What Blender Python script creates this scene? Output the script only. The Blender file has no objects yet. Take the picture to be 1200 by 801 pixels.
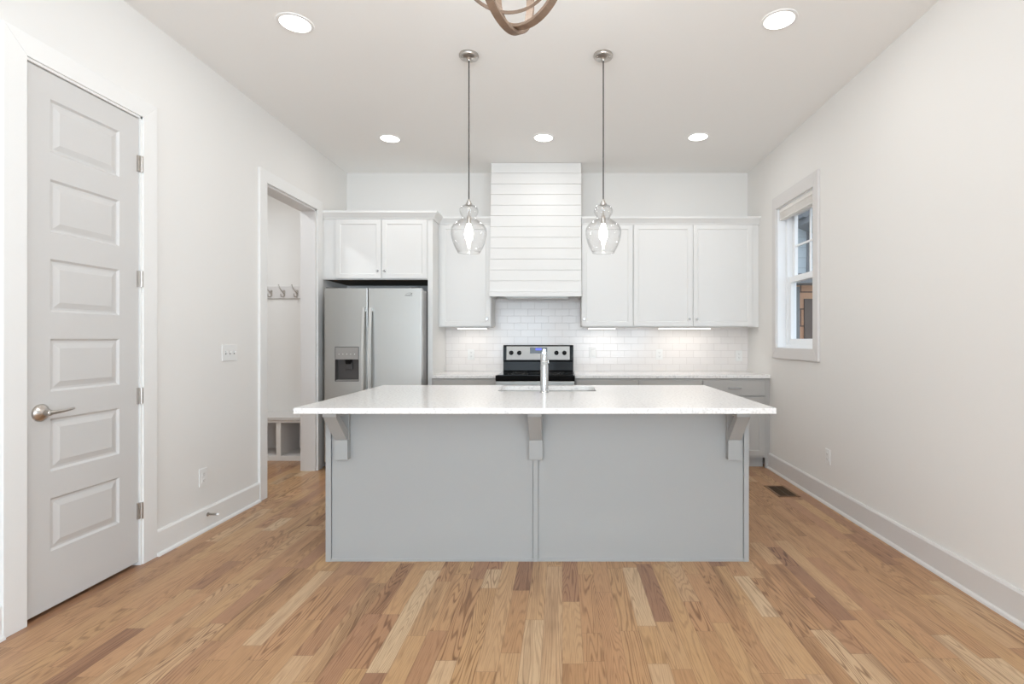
import bpy, bmesh, math, random
from mathutils import Vector, Matrix
random.seed(4)
C = bpy.context.scene.collection
S = bpy.context.scene
PI = math.pi

# ------------------------------------------------------------------ camera, world, light, exposure
HC = 1.265                       # camera height
cam = bpy.data.cameras.new('camera'); co = bpy.data.objects.new('camera', cam); C.objects.link(co)
co.location = (0, 0, HC); co.rotation_euler = (PI/2, 0, 0)
cam.lens = 18; cam.sensor_width = 36; cam.shift_x = -59/1200; cam.shift_y = -3/1200
cam.clip_start = .05; cam.clip_end = 200
S.camera = co
w = bpy.data.worlds.new('world'); S.world = w; w.use_nodes = True
bg = w.node_tree.nodes['Background']; bg.inputs[0].default_value = (.80, .90, 1, 1); bg.inputs[1].default_value = 1.8
S.view_settings.view_transform = 'Standard'; S.view_settings.look = 'None'
S.view_settings.gamma = 1; S.view_settings.use_curve_mapping = False
S.view_settings.exposure = -0.09
S.cycles.max_bounces = 14; S.cycles.diffuse_bounces = 8; S.cycles.transparent_max_bounces = 16
S.cycles.sample_clamp_indirect = 6

def area(name, loc, rot, sx, sy, watts, col=(1, 1, 1), spread=PI, shape='RECTANGLE'):
    l = bpy.data.lights.new(name, 'AREA'); l.shape = shape; l.size = sx
    if shape == 'RECTANGLE': l.size_y = sy
    l.energy = watts; l.color = col; l.spread = spread
    o = bpy.data.objects.new(name, l); C.objects.link(o); o.location = loc; o.rotation_euler = rot
    return o
FILLC = (.71, .865, 1); TU = math.radians(24)      # added upward tilt aims the fill lamps at the ceiling
# added fill lamps at the unseen rear and side windows, behind the camera
area('fill_rear_left', (-1.15, -4.42, 1.35), (PI/2+TU, 0, 0), 1.7, 2.0, 92, FILLC)
area('fill_rear_right', (1.0, -4.42, 1.35), (PI/2+TU, 0, 0), 1.5, 2.0, 64, FILLC)
area('fill_side', (2.03, -2.2, 1.5), (PI/2+TU, 0, PI/2), 1.8, 1.5, 165, FILLC)
P_DOWN = 3.0; P_UNDER = .27; P_CHAND = 14.5

# ------------------------------------------------------------------ helpers
def lin(c):
    r = []
    for v in c[:3]:
        v /= 255.
        r.append(v/12.92 if v <= .04045 else ((v+.055)/1.055)**2.4)
    return tuple(r)+(1,)

def mat(name, rgb, rough=.5, metal=0, bump=0, bscale=60, spec=.5, var=0, stretch=(1, 1, 1)):
    m = bpy.data.materials.new(name); m.use_nodes = True
    nt = m.node_tree; b = nt.nodes['Principled BSDF']
    b.inputs['Base Color'].default_value = lin(rgb); b.inputs['Roughness'].default_value = rough
    b.inputs['Metallic'].default_value = metal; b.inputs['Specular IOR Level'].default_value = spec
    tc = nt.nodes.new('ShaderNodeTexCoord'); mp = nt.nodes.new('ShaderNodeMapping')
    mp.inputs['Scale'].default_value = stretch
    nt.links.new(tc.outputs['Object'], mp.inputs[0])
    n = nt.nodes.new('ShaderNodeTexNoise'); n.inputs['Scale'].default_value = bscale; n.inputs['Detail'].default_value = 3
    nt.links.new(mp.outputs[0], n.inputs[0])
    if bump:
        bp = nt.nodes.new('ShaderNodeBump'); bp.inputs['Strength'].default_value = bump; bp.inputs['Distance'].default_value = .002
        nt.links.new(n.outputs[0], bp.inputs['Height']); nt.links.new(bp.outputs[0], b.inputs['Normal'])
    mx = nt.nodes.new('ShaderNodeMix'); mx.data_type = 'RGBA'
    c = lin(rgb); k = 1-var
    mx.inputs[6].default_value = (c[0]*k, c[1]*k, c[2]*k, 1); mx.inputs[7].default_value = tuple(min(1, v*(1+var)) for v in c[:3])+(1,)
    nt.links.new(n.outputs[0], mx.inputs[0]); nt.links.new(mx.outputs[2], b.inputs['Base Color'])
    return m

def emis(name, rgb, strength):
    m = bpy.data.materials.new(name); m.use_nodes = True
    nt = m.node_tree; nt.nodes.remove(nt.nodes['Principled BSDF'])
    e = nt.nodes.new('ShaderNodeEmission'); e.inputs[0].default_value = lin(rgb); e.inputs[1].default_value = strength
    nt.links.new(e.outputs[0], nt.nodes['Material Output'].inputs[0])
    return m

def clear_glass(name, power=3, k=.9, base=.03, tint=(1, 1, 1, 1)):
    """thin clear glass: see-through, more mirror-like where the surface turns away"""
    m = bpy.data.materials.new(name); m.use_nodes = True
    nt = m.node_tree; nt.nodes.remove(nt.nodes['Principled BSDF'])
    t = nt.nodes.new('ShaderNodeBsdfTransparent'); t.inputs[0].default_value = tint
    g = nt.nodes.new('ShaderNodeBsdfGlossy'); g.inputs['Roughness'].default_value = .02
    lw = nt.nodes.new('ShaderNodeLayerWeight'); lw.inputs[0].default_value = .5
    p = nt.nodes.new('ShaderNodeMath'); p.operation = 'POWER'; p.inputs[1].default_value = power
    q = nt.nodes.new('ShaderNodeMath'); q.operation = 'MULTIPLY_ADD'; q.inputs[1].default_value = k; q.inputs[2].default_value = base; q.use_clamp = True
    mx = nt.nodes.new('ShaderNodeMixShader')
    nt.links.new(lw.outputs['Facing'], p.inputs[0]); nt.links.new(p.outputs[0], q.inputs[0]); nt.links.new(q.outputs[0], mx.inputs[0])
    nt.links.new(t.outputs[0], mx.inputs[1]); nt.links.new(g.outputs[0], mx.inputs[2])
    nt.links.new(mx.outputs[0], nt.nodes['Material Output'].inputs[0])
    return m

class MB:
    def __init__(s): s.bm = bmesh.new()
    def box(s, x0, x1, y0, y1, z0, z1):
        v = [s.bm.verts.new((x, y, z)) for x in (x0, x1) for y in (y0, y1) for z in (z0, z1)]
        for f in ((0,1,3,2), (4,6,7,5), (0,4,5,1), (2,3,7,6), (0,2,6,4), (1,5,7,3)): s.bm.faces.new([v[i] for i in f])
        return s
    def prism(s, pts, axis, a, b):
        """pts: 2-D outline; axis x: pts=(y,z); y: pts=(x,z); z: pts=(x,y)"""
        def P(p, t): return {'x': (t, p[0], p[1]), 'y': (p[0], t, p[1]), 'z': (p[0], p[1], t)}[axis]
        A = [s.bm.verts.new(P(p, a)) for p in pts]; B = [s.bm.verts.new(P(p, b)) for p in pts]
        s.bm.faces.new(A); s.bm.faces.new(B[::-1]); n = len(pts)
        for i in range(n): s.bm.faces.new([A[i], B[i], B[(i+1) % n], A[(i+1) % n]])
        return s
    def lathe(s, prof, at=(0, 0, 0), n=32, axis='z', cap=True):
        """prof: (r, h) along the axis"""
        rings = []
        for r, h in prof:
            ring = []
            for i in range(n):
                a = 2*PI*i/n; u, v = r*math.cos(a), r*math.sin(a)
                p = {'z': (u, v, h), 'y': (u, h, v), 'x': (h, u, v)}[axis]
                ring.append(s.bm.verts.new((p[0]+at[0], p[1]+at[1], p[2]+at[2])))
            rings.append(ring)
        for a, b in zip(rings, rings[1:]):
            for i in range(n): s.bm.faces.new([a[i], a[(i+1) % n], b[(i+1) % n], b[i]])
        if cap: s.bm.faces.new(rings[0]); s.bm.faces.new(rings[-1][::-1])
        return s
    def tube(s, path, r, n=10, cap=True):
        path = [Vector(p) for p in path]; rings = []
        rs = r if isinstance(r, (list, tuple)) else [r]*len(path)
        up = Vector((0, 0, 1))
        for i, p in enumerate(path):
            t = (path[min(i+1, len(path)-1)]-path[max(i-1, 0)]).normalized()
            u = t.cross(up)
            if u.length < 1e-3: u = t.cross(Vector((1, 0, 0)))
            u.normalize(); v = t.cross(u)
            rings.append([s.bm.verts.new(p+u*rs[i]*math.cos(2*PI*k/n)+v*rs[i]*math.sin(2*PI*k/n)) for k in range(n)])
        for a, b in zip(rings, rings[1:]):
            for i in range(n): s.bm.faces.new([a[i], a[(i+1) % n], b[(i+1) % n], b[i]])
        if cap: s.bm.faces.new(rings[0]); s.bm.faces.new(rings[-1][::-1])
        return s
    def build(s, name, m, parent=None, bevel=0, smooth=False, seg=2):
        bmesh.ops.recalc_face_normals(s.bm, faces=s.bm.faces)
        me = bpy.data.meshes.new(name); s.bm.to_mesh(me); s.bm.free()
        if smooth:
            for p in me.polygons: p.use_smooth = True
            me.set_sharp_from_angle(angle=math.radians(40))
        o = bpy.data.objects.new(name, me); C.objects.link(o); me.materials.append(m)
        if parent:
            o.parent = parent
            wm = parent.location
            o.matrix_parent_inverse = Matrix.Translation(-wm) if parent.parent is None else Matrix.Identity(4)
        if bevel:
            b = o.modifiers.new('bevel', 'BEVEL'); b.width = bevel; b.segments = seg; b.limit_method = 'ANGLE'; b.angle_limit = math.radians(50)
        return o

def tag(o, label, cat, group=None):
    o['label'] = label; o['category'] = cat
    if group: o['group'] = group
    return o
def thing(name, label, cat, loc=(0, 0, 0), group=None):
    o = bpy.data.objects.new(name, None); C.objects.link(o); o.location = loc; o.empty_display_size = .05
    return tag(o, label, cat, group)
def struct(o, label=None):
    o['kind'] = 'structure'
    if label: o['label'] = label
    return o
def dup(root, loc, label, group=None):
    r = root.copy(); C.objects.link(r); r.location = loc; r['label'] = label
    if group: r['group'] = group
    for ch in list(root.children):
        c = ch.copy(); C.objects.link(c); c.parent = r; c.matrix_parent_inverse = ch.matrix_parent_inverse
        for g in ch.children:
            d = g.copy(); C.objects.link(d); d.parent = c; d.matrix_parent_inverse = g.matrix_parent_inverse
    return r

# ------------------------------------------------------------------ materials
WALL = mat('wall_paint', (228, 226, 223), .75, bump=.05, bscale=220, var=.006)
CEIL = mat('ceiling_paint', (240, 239, 237), .85, bump=.05, bscale=160, var=.006)
TRIMW = mat('white_trim_paint', (231, 230, 228), .4, var=.004)
TRIMG = mat('pale_grey_trim_paint', (214, 211, 209), .4, var=.004)
DOORG = mat('grey_door_paint', (203, 201, 199), .42, bump=.03, bscale=120, var=.006)
CABW = mat('white_cabinet_paint', (229, 228, 226), .46, var=.004)
ISLE = mat('grey_island_paint', (166, 167, 166), .42, bump=.02, bscale=90, var=.008)
BASEG = mat('warm_grey_cabinet_paint', (176, 173, 169), .42, var=.008)
STEEL = mat('brushed_stainless', (192, 192, 189), .36, 1, bump=.05, bscale=90, var=.03, stretch=(1, 1, 18))
SATIN = mat('satin_steel', (186, 183, 179), .5, .55, var=.02)
HANDLEM = mat('light_satin_handle', (205, 205, 202), .42, .7, var=.02)
NICKEL = mat('brushed_nickel', (190, 184, 178), .3, 1, bump=.03, bscale=150, var=.04)
CHROME = mat('chrome', (205, 208, 210), .16, 1, var=.01)
DARKP = mat('dark_plastic', (74, 70, 68), .35, var=.05)
BLACK = mat('black_enamel', (16, 14, 13), .16, var=.05, spec=.12)
BLKGL = mat('black_glass', (10, 10, 10), .05, var=.05, spec=.35)
GREYP = mat('grey_plastic', (150, 146, 142), .35, var=.02)
SIDEG = mat('grey_appliance_side', (150, 148, 147), .4, .3, var=.02)
PLATE = mat('white_plastic_plate', (230, 229, 227), .35, var=.004)
SLOT = mat('slot_shadow_grey', (120, 118, 116), .5, var=.02)
BRONZE = mat('brown_metal_grille', (86, 66, 44), .4, .4, var=.1)
CORD = mat('black_cord', (60, 56, 54), .6, var=.05)
BLIND = mat('off_white_blind', (233, 230, 226), .6, var=.01)
VINYL = mat('white_vinyl', (240, 242, 244), .3, var=.003)
BULB = emis('bulb_glow', (255, 246, 232), 30)
LENS = emis('downlight_glow', (255, 250, 243), 6)
LED = emis('led_glow', (255, 250, 240), 5)
GLASS = clear_glass('pendant_glass', 3, .75, .03, (.985, .985, .985, 1))
PANE = clear_glass('window_glass', 5, .25, .02)

def wood_floor():
    m = bpy.data.materials.new('oak_floor'); m.use_nodes = True; nt = m.node_tree; N = nt.nodes; L = nt.links
    b = N['Principled BSDF']
    def math_(op, a, bb=None, c=None):
        n = N.new('ShaderNodeMath'); n.operation = op
        for i, v in enumerate((a, bb, c)):
            if v is None: continue
            if isinstance(v, (int, float)): n.inputs[i].default_value = v
            else: L.new(v, n.inputs[i])
        return n.outputs[0]
    tc = N.new('ShaderNodeTexCoord'); sp = N.new('ShaderNodeSeparateXYZ'); L.new(tc.outputs['Object'], sp.inputs[0])
    X, Y = sp.outputs[0], sp.outputs[1]
    W = .083
    u = math_('DIVIDE', math_('ADD', X, 40*W), W); col = math_('FLOOR', u)
    fu = math_('FRACT', u)
    def wn(*ins):
        cx = N.new('ShaderNodeCombineXYZ')
        for i, v in enumerate(ins):
            if isinstance(v, (int, float)): cx.inputs[i].default_value = v
            else: L.new(v, cx.inputs[i])
        n = N.new('ShaderNodeTexWhiteNoise'); n.noise_dimensions = '3D'; L.new(cx.outputs[0], n.inputs[0]); return n
    rc = wn(col, 3.1, 0)
    ln = math_('MULTIPLY_ADD', rc.outputs[0], .8, .75)             # board length in this course
    rc2 = wn(col, 7.7, 2)
    v = math_('ADD', math_('DIVIDE', Y, ln), math_('MULTIPLY', rc2.outputs[0], 9)); row = math_('FLOOR', v); fv = math_('FRACT', v)
    # every second board is split again at a random place for uneven lengths
    sid = wn(col, row, 11); split = math_('MULTIPLY_ADD', sid.outputs[0], .5, .3)
    half = math_('GREATER_THAN', fv, split)
    ident = wn(col, row, half)
    R = N.new('ShaderNodeSeparateColor'); L.new(ident.outputs[1], R.inputs[0])
    ramp = N.new('ShaderNodeValToRGB'); L.new(R.outputs[0], ramp.inputs[0])
    e = ramp.color_ramp.elements
    stops = [(0, (150, 112, 86)), (.1, (170, 128, 96)), (.25, (178, 138, 99)), (.5, (184, 142, 104)), (.7, (188, 150, 108)), (.9, (191, 155, 118)), (1, (202, 174, 140))]
    e[0].position = 0; e[0].color = lin(stops[0][1]); e[1].position = 1; e[1].color = lin(stops[-1][1])
    for p, c in stops[1:-1]:
        q = e.new(p); q.color = lin(c)
    # grain: contour lines of noise stretched along the board, shifted per board
    g = N.new('ShaderNodeCombineXYZ')
    L.new(math_('MULTIPLY_ADD', R.outputs[1], 30, math_('MULTIPLY', X, 1.0)), g.inputs[0])
    L.new(math_('MULTIPLY_ADD', R.outputs[2], 30, math_('MULTIPLY', Y, .075)), g.inputs[1])
    n1 = N.new('ShaderNodeTexNoise'); n1.inputs['Scale'].default_value = 12; n1.inputs['Detail'].default_value = 1.5; n1.inputs['Roughness'].default_value = .4
    L.new(g.outputs[0], n1.inputs[0])
    freq = math_('MULTIPLY_ADD', R.outputs[1], 90, 90)
    ring = math_('SINE', math_('MULTIPLY', n1.outputs[0], freq))
    rr = N.new('ShaderNodeMapRange'); L.new(ring, rr.inputs[0]); rr.inputs[1].default_value = .1; rr.inputs[2].default_value = 1
    n2 = N.new('ShaderNodeTexNoise'); n2.inputs['Scale'].default_value = 3; n2.inputs['Detail'].default_value = 2; L.new(g.outputs[0], n2.inputs[0])
    msk = N.new('ShaderNodeMapRange'); L.new(n2.outputs[0], msk.inputs[0]); msk.inputs[1].default_value = .42; msk.inputs[2].default_value = .70
    # fine pores
    g2 = N.new('ShaderNodeCombineXYZ'); L.new(math_('MULTIPLY_ADD', R.outputs[2], 7, X), g2.inputs[0]); L.new(math_('MULTIPLY', Y, .035), g2.inputs[1])
    n3 = N.new('ShaderNodeTexNoise'); n3.inputs['Scale'].default_value = 260; n3.inputs['Detail'].default_value = 3; L.new(g2.outputs[0], n3.inputs[0])
    pore = N.new('ShaderNodeMapRange'); L.new(n3.outputs[0], pore.inputs[0]); pore.inputs[1].default_value = .50; pore.inputs[2].default_value = .72
    gr = math_('MULTIPLY', rr.outputs[0], math_('MULTIPLY_ADD', msk.outputs[0], .60, .16))
    dark = math_('MINIMUM', math_('ADD', gr, math_('MULTIPLY', pore.outputs[0], .34)), 1)
    # mineral streaks and knots
    n4 = N.new('ShaderNodeTexNoise'); n4.inputs['Scale'].default_value = 7; n4.inputs['Detail'].default_value = 4; L.new(g.outputs[0], n4.inputs[0])
    st = N.new('ShaderNodeMapRange'); L.new(n4.outputs[0], st.inputs[0]); st.inputs[1].default_value = .57; st.inputs[2].default_value = .78
    mx = N.new('ShaderNodeMix'); mx.data_type = 'RGBA'; mx.blend_type = 'MULTIPLY'
    L.new(dark, mx.inputs[0]); L.new(ramp.outputs[0], mx.inputs[6]); mx.inputs[7].default_value = lin((138, 108, 80))
    mx2 = N.new('ShaderNodeMix'); mx2.data_type = 'RGBA'; mx2.blend_type = 'MULTIPLY'
    L.new(math_('MULTIPLY', st.outputs[0], .75), mx2.inputs[0]); L.new(mx.outputs[2], mx2.inputs[6]); mx2.inputs[7].default_value = lin((150, 118, 96))
    # board joints
    ex = math_('MULTIPLY', math_('MINIMUM', fu, math_('SUBTRACT', 1, fu)), W)
    ey = math_('MULTIPLY', math_('MINIMUM', math_('MINIMUM', fv, math_('SUBTRACT', 1, fv)), math_('ABSOLUTE', math_('SUBTRACT', fv, split))), ln)
    ed = math_('MINIMUM', ex, ey)
    jm = N.new('ShaderNodeMapRange'); L.new(ed, jm.inputs[0]); jm.inputs[1].default_value = .0004; jm.inputs[2].default_value = .0014; jm.inputs[3].default_value = .5; jm.inputs[4].default_value = 0
    mx3 = N.new('ShaderNodeMix'); mx3.data_type = 'RGBA'; L.new(jm.outputs[0], mx3.inputs[0]); L.new(mx2.outputs[2], mx3.inputs[6]); mx3.inputs[7].default_value = lin((84, 56, 38))
    L.new(mx3.outputs[2], b.inputs['Base Color'])
    rg = N.new('ShaderNodeMapRange'); L.new(n2.outputs[0], rg.inputs[0]); rg.inputs[3].default_value = .26; rg.inputs[4].default_value = .38
    L.new(rg.outputs[0], b.inputs['Roughness']); b.inputs['Specular IOR Level'].default_value = .4
    bp = N.new('ShaderNodeBump'); bp.inputs['Strength'].default_value = .12; bp.inputs['Distance'].default_value = .001
    L.new(math_('SUBTRACT', 1, math_('ADD', math_('MULTIPLY', jm.outputs[0], 1.5), math_('MULTIPLY', dark, .4))), bp.inputs['Height']); L.new(bp.outputs[0], b.inputs['Normal'])
    return m
FLOORM = wood_floor()

def brick_mat(name, c1, c2, mortar, bw, rh, ms, rough, swz='xz', bump=.6, offset=.5):
    m = bpy.data.materials.new(name); m.use_nodes = True; nt = m.node_tree; N = nt.nodes; L = nt.links; b = N['Principled BSDF']
    tc = N.new('ShaderNodeTexCoord'); sp = N.new('ShaderNodeSeparateXYZ'); L.new(tc.outputs['Object'], sp.inputs[0])
    cx = N.new('ShaderNodeCombineXYZ'); L.new(sp.outputs['XYZ'.index(swz[0].upper())], cx.inputs[0]); L.new(sp.outputs['XYZ'.index(swz[1].upper())], cx.inputs[1])
    br = N.new('ShaderNodeTexBrick'); L.new(cx.outputs[0], br.inputs[0])
    br.offset = offset; br.inputs['Color1'].default_value = lin(c1); br.inputs['Color2'].default_value = lin(c2); br.inputs['Mortar'].default_value = lin(mortar)
    br.inputs['Scale'].default_value = 1; br.inputs['Mortar Size'].default_value = ms; br.inputs['Mortar Smooth'].default_value = .3
    br.inputs['Brick Width'].default_value = bw; br.inputs['Row Height'].default_value = rh; br.inputs['Bias'].default_value = 0
    L.new(br.outputs[0], b.inputs['Base Color']); b.inputs['Roughness'].default_value = rough
    bp = N.new('ShaderNodeBump'); bp.invert = True; bp.inputs['Strength'].default_value = bump; bp.inputs['Distance'].default_value = .002
    L.new(br.outputs['Fac'], bp.inputs['Height']); L.new(bp.outputs[0], b.inputs['Normal'])
    return m
TILE = brick_mat('white_subway_tile', (234, 229, 226), (229, 224, 221), (212, 206, 202), .152, .0762, .0016, .16)

def quartz():
    m = bpy.data.materials.new('white_quartz'); m.use_nodes = True; nt = m.node_tree; N = nt.nodes; L = nt.links; b = N['Principled BSDF']
    tc = N.new('ShaderNodeTexCoord')
    v = N.new('ShaderNodeTexVoronoi'); v.inputs['Scale'].default_value = 160; L.new(tc.outputs['Object'], v.inputs[0])
    n = N.new('ShaderNodeTexNoise'); n.inputs['Scale'].default_value = 70; n.inputs['Detail'].default_value = 5; L.new(tc.outputs['Object'], n.inputs[0])
    r = N.new('ShaderNodeValToRGB'); L.new(n.outputs[0], r.inputs[0])
    r.color_ramp.elements[0].position = .32; r.color_ramp.elements[0].color = lin((214, 212, 210)); r.color_ramp.elements[1].position = .5; r.color_ramp.elements[1].color = lin((236, 234, 232))
    L.new(r.outputs[0], b.inputs['Base Color']); b.inputs['Roughness'].default_value = .16
    return m
QUARTZ = quartz()
CHWOOD = mat('weathered_wood_band', (136, 114, 96), .65, bump=.5, bscale=30, var=.28, stretch=(1, 1, 6))

# ------------------------------------------------------------------ room shell
XL, XR, YB, ZC = -2.378, 2.043, 5.65, 3.10; WT = .165
YR = -4.5
TH = .144
m = MB()
m.box(-4.4, XR+WT, YR-.2, 6.0, -.12, 0)
struct(m.build('floor', FLOORM), 'medium oak strip floor with boards running away from the camera')
m = MB().box(-4.4, XR+WT, YR-.2, 6.0, ZC, ZC+.12)
struct(m.build('ceiling', CEIL), 'flat white painted ceiling')
m = MB().box(-4.4, XR+WT, YB, YB+.15, 0, ZC)
DY0, DY1, DZ = 2.257, 2.884, 2.515
OY0, OY1, OZ = 4.095, 4.946, 2.517
m = MB().box(XL-TH, XR+WT, YB, YB+.16, 0, ZC)
struct(m.build('wall_back', WALL), 'white back wall of the kitchen')
m = MB()
m.box(XL-TH, XL, YR, DY0, 0, ZC).box(XL-TH, XL, DY1, OY0, 0, ZC).box(XL-TH, XL, OY1, YB, 0, ZC)
m.box(XL-TH, XL, DY0, DY1, DZ, ZC).box(XL-TH, XL, OY0, OY1, OZ, ZC).box(XL-TH-.04, XL-TH, DY0-.1, DY1+.1, 0, DZ+.1)
struct(m.build('wall_left', WALL), 'white left wall with a grey door and a cased opening')
WY0, WY1, WZ0, WZ1 = 4.142, 4.862, 1.186, 2.50
SY0, SY1, SZ0, SZ1 = -3.1, -1.3, .7, 2.3
m = MB()
m.box(XR, XR+WT, YR, SY0, 0, ZC).box(XR, XR+WT, SY1, WY0, 0, ZC).box(XR, XR+WT, WY1, YB, 0, ZC)
m.box(XR, XR+WT, WY0, WY1, 0, WZ0).box(XR, XR+WT, WY0, WY1, WZ1, ZC)
m.box(XR, XR+WT, SY0, SY1, 0, SZ0).box(XR, XR+WT, SY0, SY1, SZ1, ZC)
struct(m.build('wall_right', WALL), 'white right wall with a small sash window')
# unseen rear wall, with two tall window openings added for the fill lamps
RW = [(-2.0, -.3), (.25, 1.75)]
m = MB()
m.box(XL-TH, RW[0][0], YR-.15, YR, 0, ZC).box(RW[0][1], RW[1][0], YR-.15, YR, 0, ZC).box(RW[1][1], XR+WT, YR-.15, YR, 0, ZC)
for a, b in RW: m.box(a, b, YR-.15, YR, 0, .25).box(a, b, YR-.15, YR, 2.45, ZC)
struct(m.build('wall_rear', WALL))
for k, (a, b) in enumerate(RW):
    m = MB(); c = (a+b)/2
    m.box(a, a+.05, YR-.1, YR-.04, .25, 2.45).box(b-.05, b, YR-.1, YR-.04, .25, 2.45).box(a, b, YR-.1, YR-.04, .25, .3).box(a, b, YR-.1, YR-.04, 2.4, 2.45).box(c-.03, c+.03, YR-.1, YR-.04, .3, 2.4)
    struct(m.build('window_%d' % (k+2), VINYL))
m = MB(); x = XR+.08
m.box(x, x+.05, SY0, SY0+.05, SZ0, SZ1).box(x, x+.05, SY1-.05, SY1, SZ0, SZ1).box(x, x+.05, SY0, SY1, SZ0, SZ0+.05).box(x, x+.05, SY0, SY1, SZ1-.05, SZ1).box(x, x+.05, (SY0+SY1)/2-.03, (SY0+SY1)/2+.03, SZ0, SZ1)
struct(m.build('window_4', VINYL))  # unseen side window, added along with the side fill lamp
# mudroom behind the left opening
MX0, MYB = -4.3, 5.76
m = MB().box(MX0, XL-TH, MYB, MYB+.1, 0, ZC)
struct(m.build('wall_mudroom_back', WALL))
m = MB().box(MX0-.1, MX0, 2.6, MYB+.1, 0, ZC).box(MX0, XL-TH, 2.6, 2.7, 0, ZC)
struct(m.build('wall_mudroom_side', WALL))

# baseboards with shoe moulding
def base_left(name, y0, y1):
    m = MB(); m.prism([(XL, 0), (XL+.016, 0), (XL+.016, .138), (XL+.009, .150), (XL, .150)], 'y', y0, y1)
    m.prism([(XL+.016, 0), (XL+.032, 0), (XL+.030, .010), (XL+.024, .017), (XL+.016, .019)], 'y', y0, y1)
    return struct(m.build(name, TRIMW))
base_left('baseboard_left', 2.981, 3.995)
base_left('baseboard_left_near', YR, 2.16)
m = MB(); m.prism([(XR, 0), (XR-.016, 0), (XR-.016, .138), (XR-.009, .150), (XR, .150)], 'y', YR, 5.07)
m.prism([(XR-.016, 0), (XR-.032, 0), (XR-.030, .010), (XR-.024, .017), (XR-.016, .019)], 'y', YR, 5.07)
struct(m.build('baseboard_right', TRIMG), 'pale grey tall baseboard along the right wall')
m = MB().box(XL, XR, YR, YR+.016, 0, .15); struct(m.build('baseboard_rear', TRIMW))

# casings
CW = .097
def casing(name, y0, y1, zt, far=True):
    m = MB(); x0, x1 = XL, XL+.02
    m.prism([(y0-CW, 0), (y0, 0), (y0, zt), (y0-CW, zt+CW)], 'x', x0, x1)
    m.prism([(y1, 0), (y1+CW, 0), (y1+CW, zt+CW), (y1, zt)], 'x', x0, x1)
    m.prism([(y0-CW, zt+CW), (y0, zt), (y1, zt), (y1+CW, zt+CW)], 'x', x0, x1)
    return struct(m.build(name, TRIMW, bevel=.002))
casing('trim_1', DY0, DY1, DZ)['label'] = 'wide white casing around the grey door'
casing('trim_2', OY0, OY1, OZ)['label'] = 'white casing around the open doorway'
m = MB()   # jamb linings
m.box(XL-TH, XL+.001, OY0, OY0+.018, 0, OZ).box(XL-TH, XL+.001, OY1-.018, OY1, 0, OZ).box(XL-TH, XL+.001, OY0, OY1, OZ-.018, OZ)
struct(m.build('trim_3', TRIMG), 'pale lining of the open doorway')
m = MB()
m.box(XL-TH, XL+.006, DY0, DY0+.008, 0, DZ).box(XL-TH, XL+.012, DY1-.012, DY1, 0, DZ).box(XL-TH, XL+.012, DY0, DY1, DZ-.012, DZ)
struct(m.build('trim_4', TRIMW), 'white jamb around the grey door')

# ------------------------------------------------------------------ the six-panel door
dy0, dy1, dz0, dz1 = DY0+.010, DY1-.015, .020, DZ-.016
bm = bmesh.new()
XF = XL+.002
def panel_rings(m, y0, y1, z0, z1):
    # sticking bevel, flat recess, raised-field bevel, field
    prof = [(0, 0), (.010, -.009), (.020, -.009), (.046, -.001)]
    loops = []
    for ins, d in prof:
        loops.append([m.bm.verts.new((XF+d, y, z)) for y, z in ((y0+ins, z0+ins), (y1-ins, z0+ins), (y1-ins, z1-ins), (y0+ins, z1-ins))])
    for a, b in zip(loops, loops[1:]):
        for i in range(4): m.bm.faces.new([a[i], a[(i+1) % 4], b[(i+1) % 4], b[i]])
    m.bm.faces.new(loops[-1]); return loops[0]
m = MB()
py0, py1 = 2.376, 2.747
zs = [(.281+.3706*k, .281+.3706*k+.246) for k in range(6)]
def quadx(m, y0, y1, z0, z1): m.bm.faces.new([m.bm.verts.new((XF, y, z)) for y, z in ((y0, z0), (y1, z0), (y1, z1), (y0, z1))])
quadx(m, dy0, py0, dz0, dz1); quadx(m, py1, dy1, dz0, dz1)
prev = dz0
for a, b in zs:
    quadx(m, py0, py1, prev, a); panel_rings(m, py0, py1, a, b); prev = b
quadx(m, py0, py1, prev, dz1)
bx = XF-.040
for q in (((XF, dy0, dz0), (XF, dy1, dz0), (bx, dy1, dz0), (bx, dy0, dz0)), ((XF, dy0, dz1), (XF, dy1, dz1), (bx, dy1, dz1), (bx, dy0, dz1)),
          ((XF, dy0, dz0), (XF, dy0, dz1), (bx, dy0, dz1), (bx, dy0, dz0)), ((XF, dy1, dz0), (XF, dy1, dz1), (bx, dy1, dz1), (bx, dy1, dz0)),
          ((bx, dy0, dz0), (bx, dy1, dz0), (bx, dy1, dz1), (bx, dy0, dz1))):
    m.bm.faces.new([m.bm.verts.new(p) for p in q])
bmesh.ops.remove_doubles(m.bm, verts=m.bm.verts, dist=1e-5)
door = struct(m.build('door_1', DOORG), 'tall grey six-panel door with lever handle in the left wall')
for z in (.306, .95, 1.604, 2.248):
    h = MB(); h.lathe([(.0075, -.045), (.0075, .045)], (XL+.016, dy1+.006, z), 14)
    h.box(XL+.002, XL+.012, dy1-.012, dy1+.006, z-.045, z+.045)
    for q in (-.027, -.009, .009, .027): h.lathe([(.0082, q-.0012), (.0082, q+.0012)], (XL+.016, dy1+.006, z), 14)
    h.build('hinge', NICKEL, door, smooth=True)
h = MB(); hy, hz = 2.330, .931
h.lathe([(.040, 0), (.040, .004), (.034, .012), (.020, .020), (.013, .024), (.013, .048), (.011, .050)], (XF, hy, hz), 28, 'x')
hd = h.build('door_handle', NICKEL, door, smooth=True)
h = MB(); h.tube([(XF+.045, hy-.006, hz), (XF+.047, hy+.02, hz), (XF+.046, hy+.06, hz+.001), (XF+.043, hy+.095, hz+.003), (XF+.038, hy+.122, hz+.006)], [.0095, .0085, .007, .006, .005], 14)
h.build('lever', NICKEL, hd, smooth=True)

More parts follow.
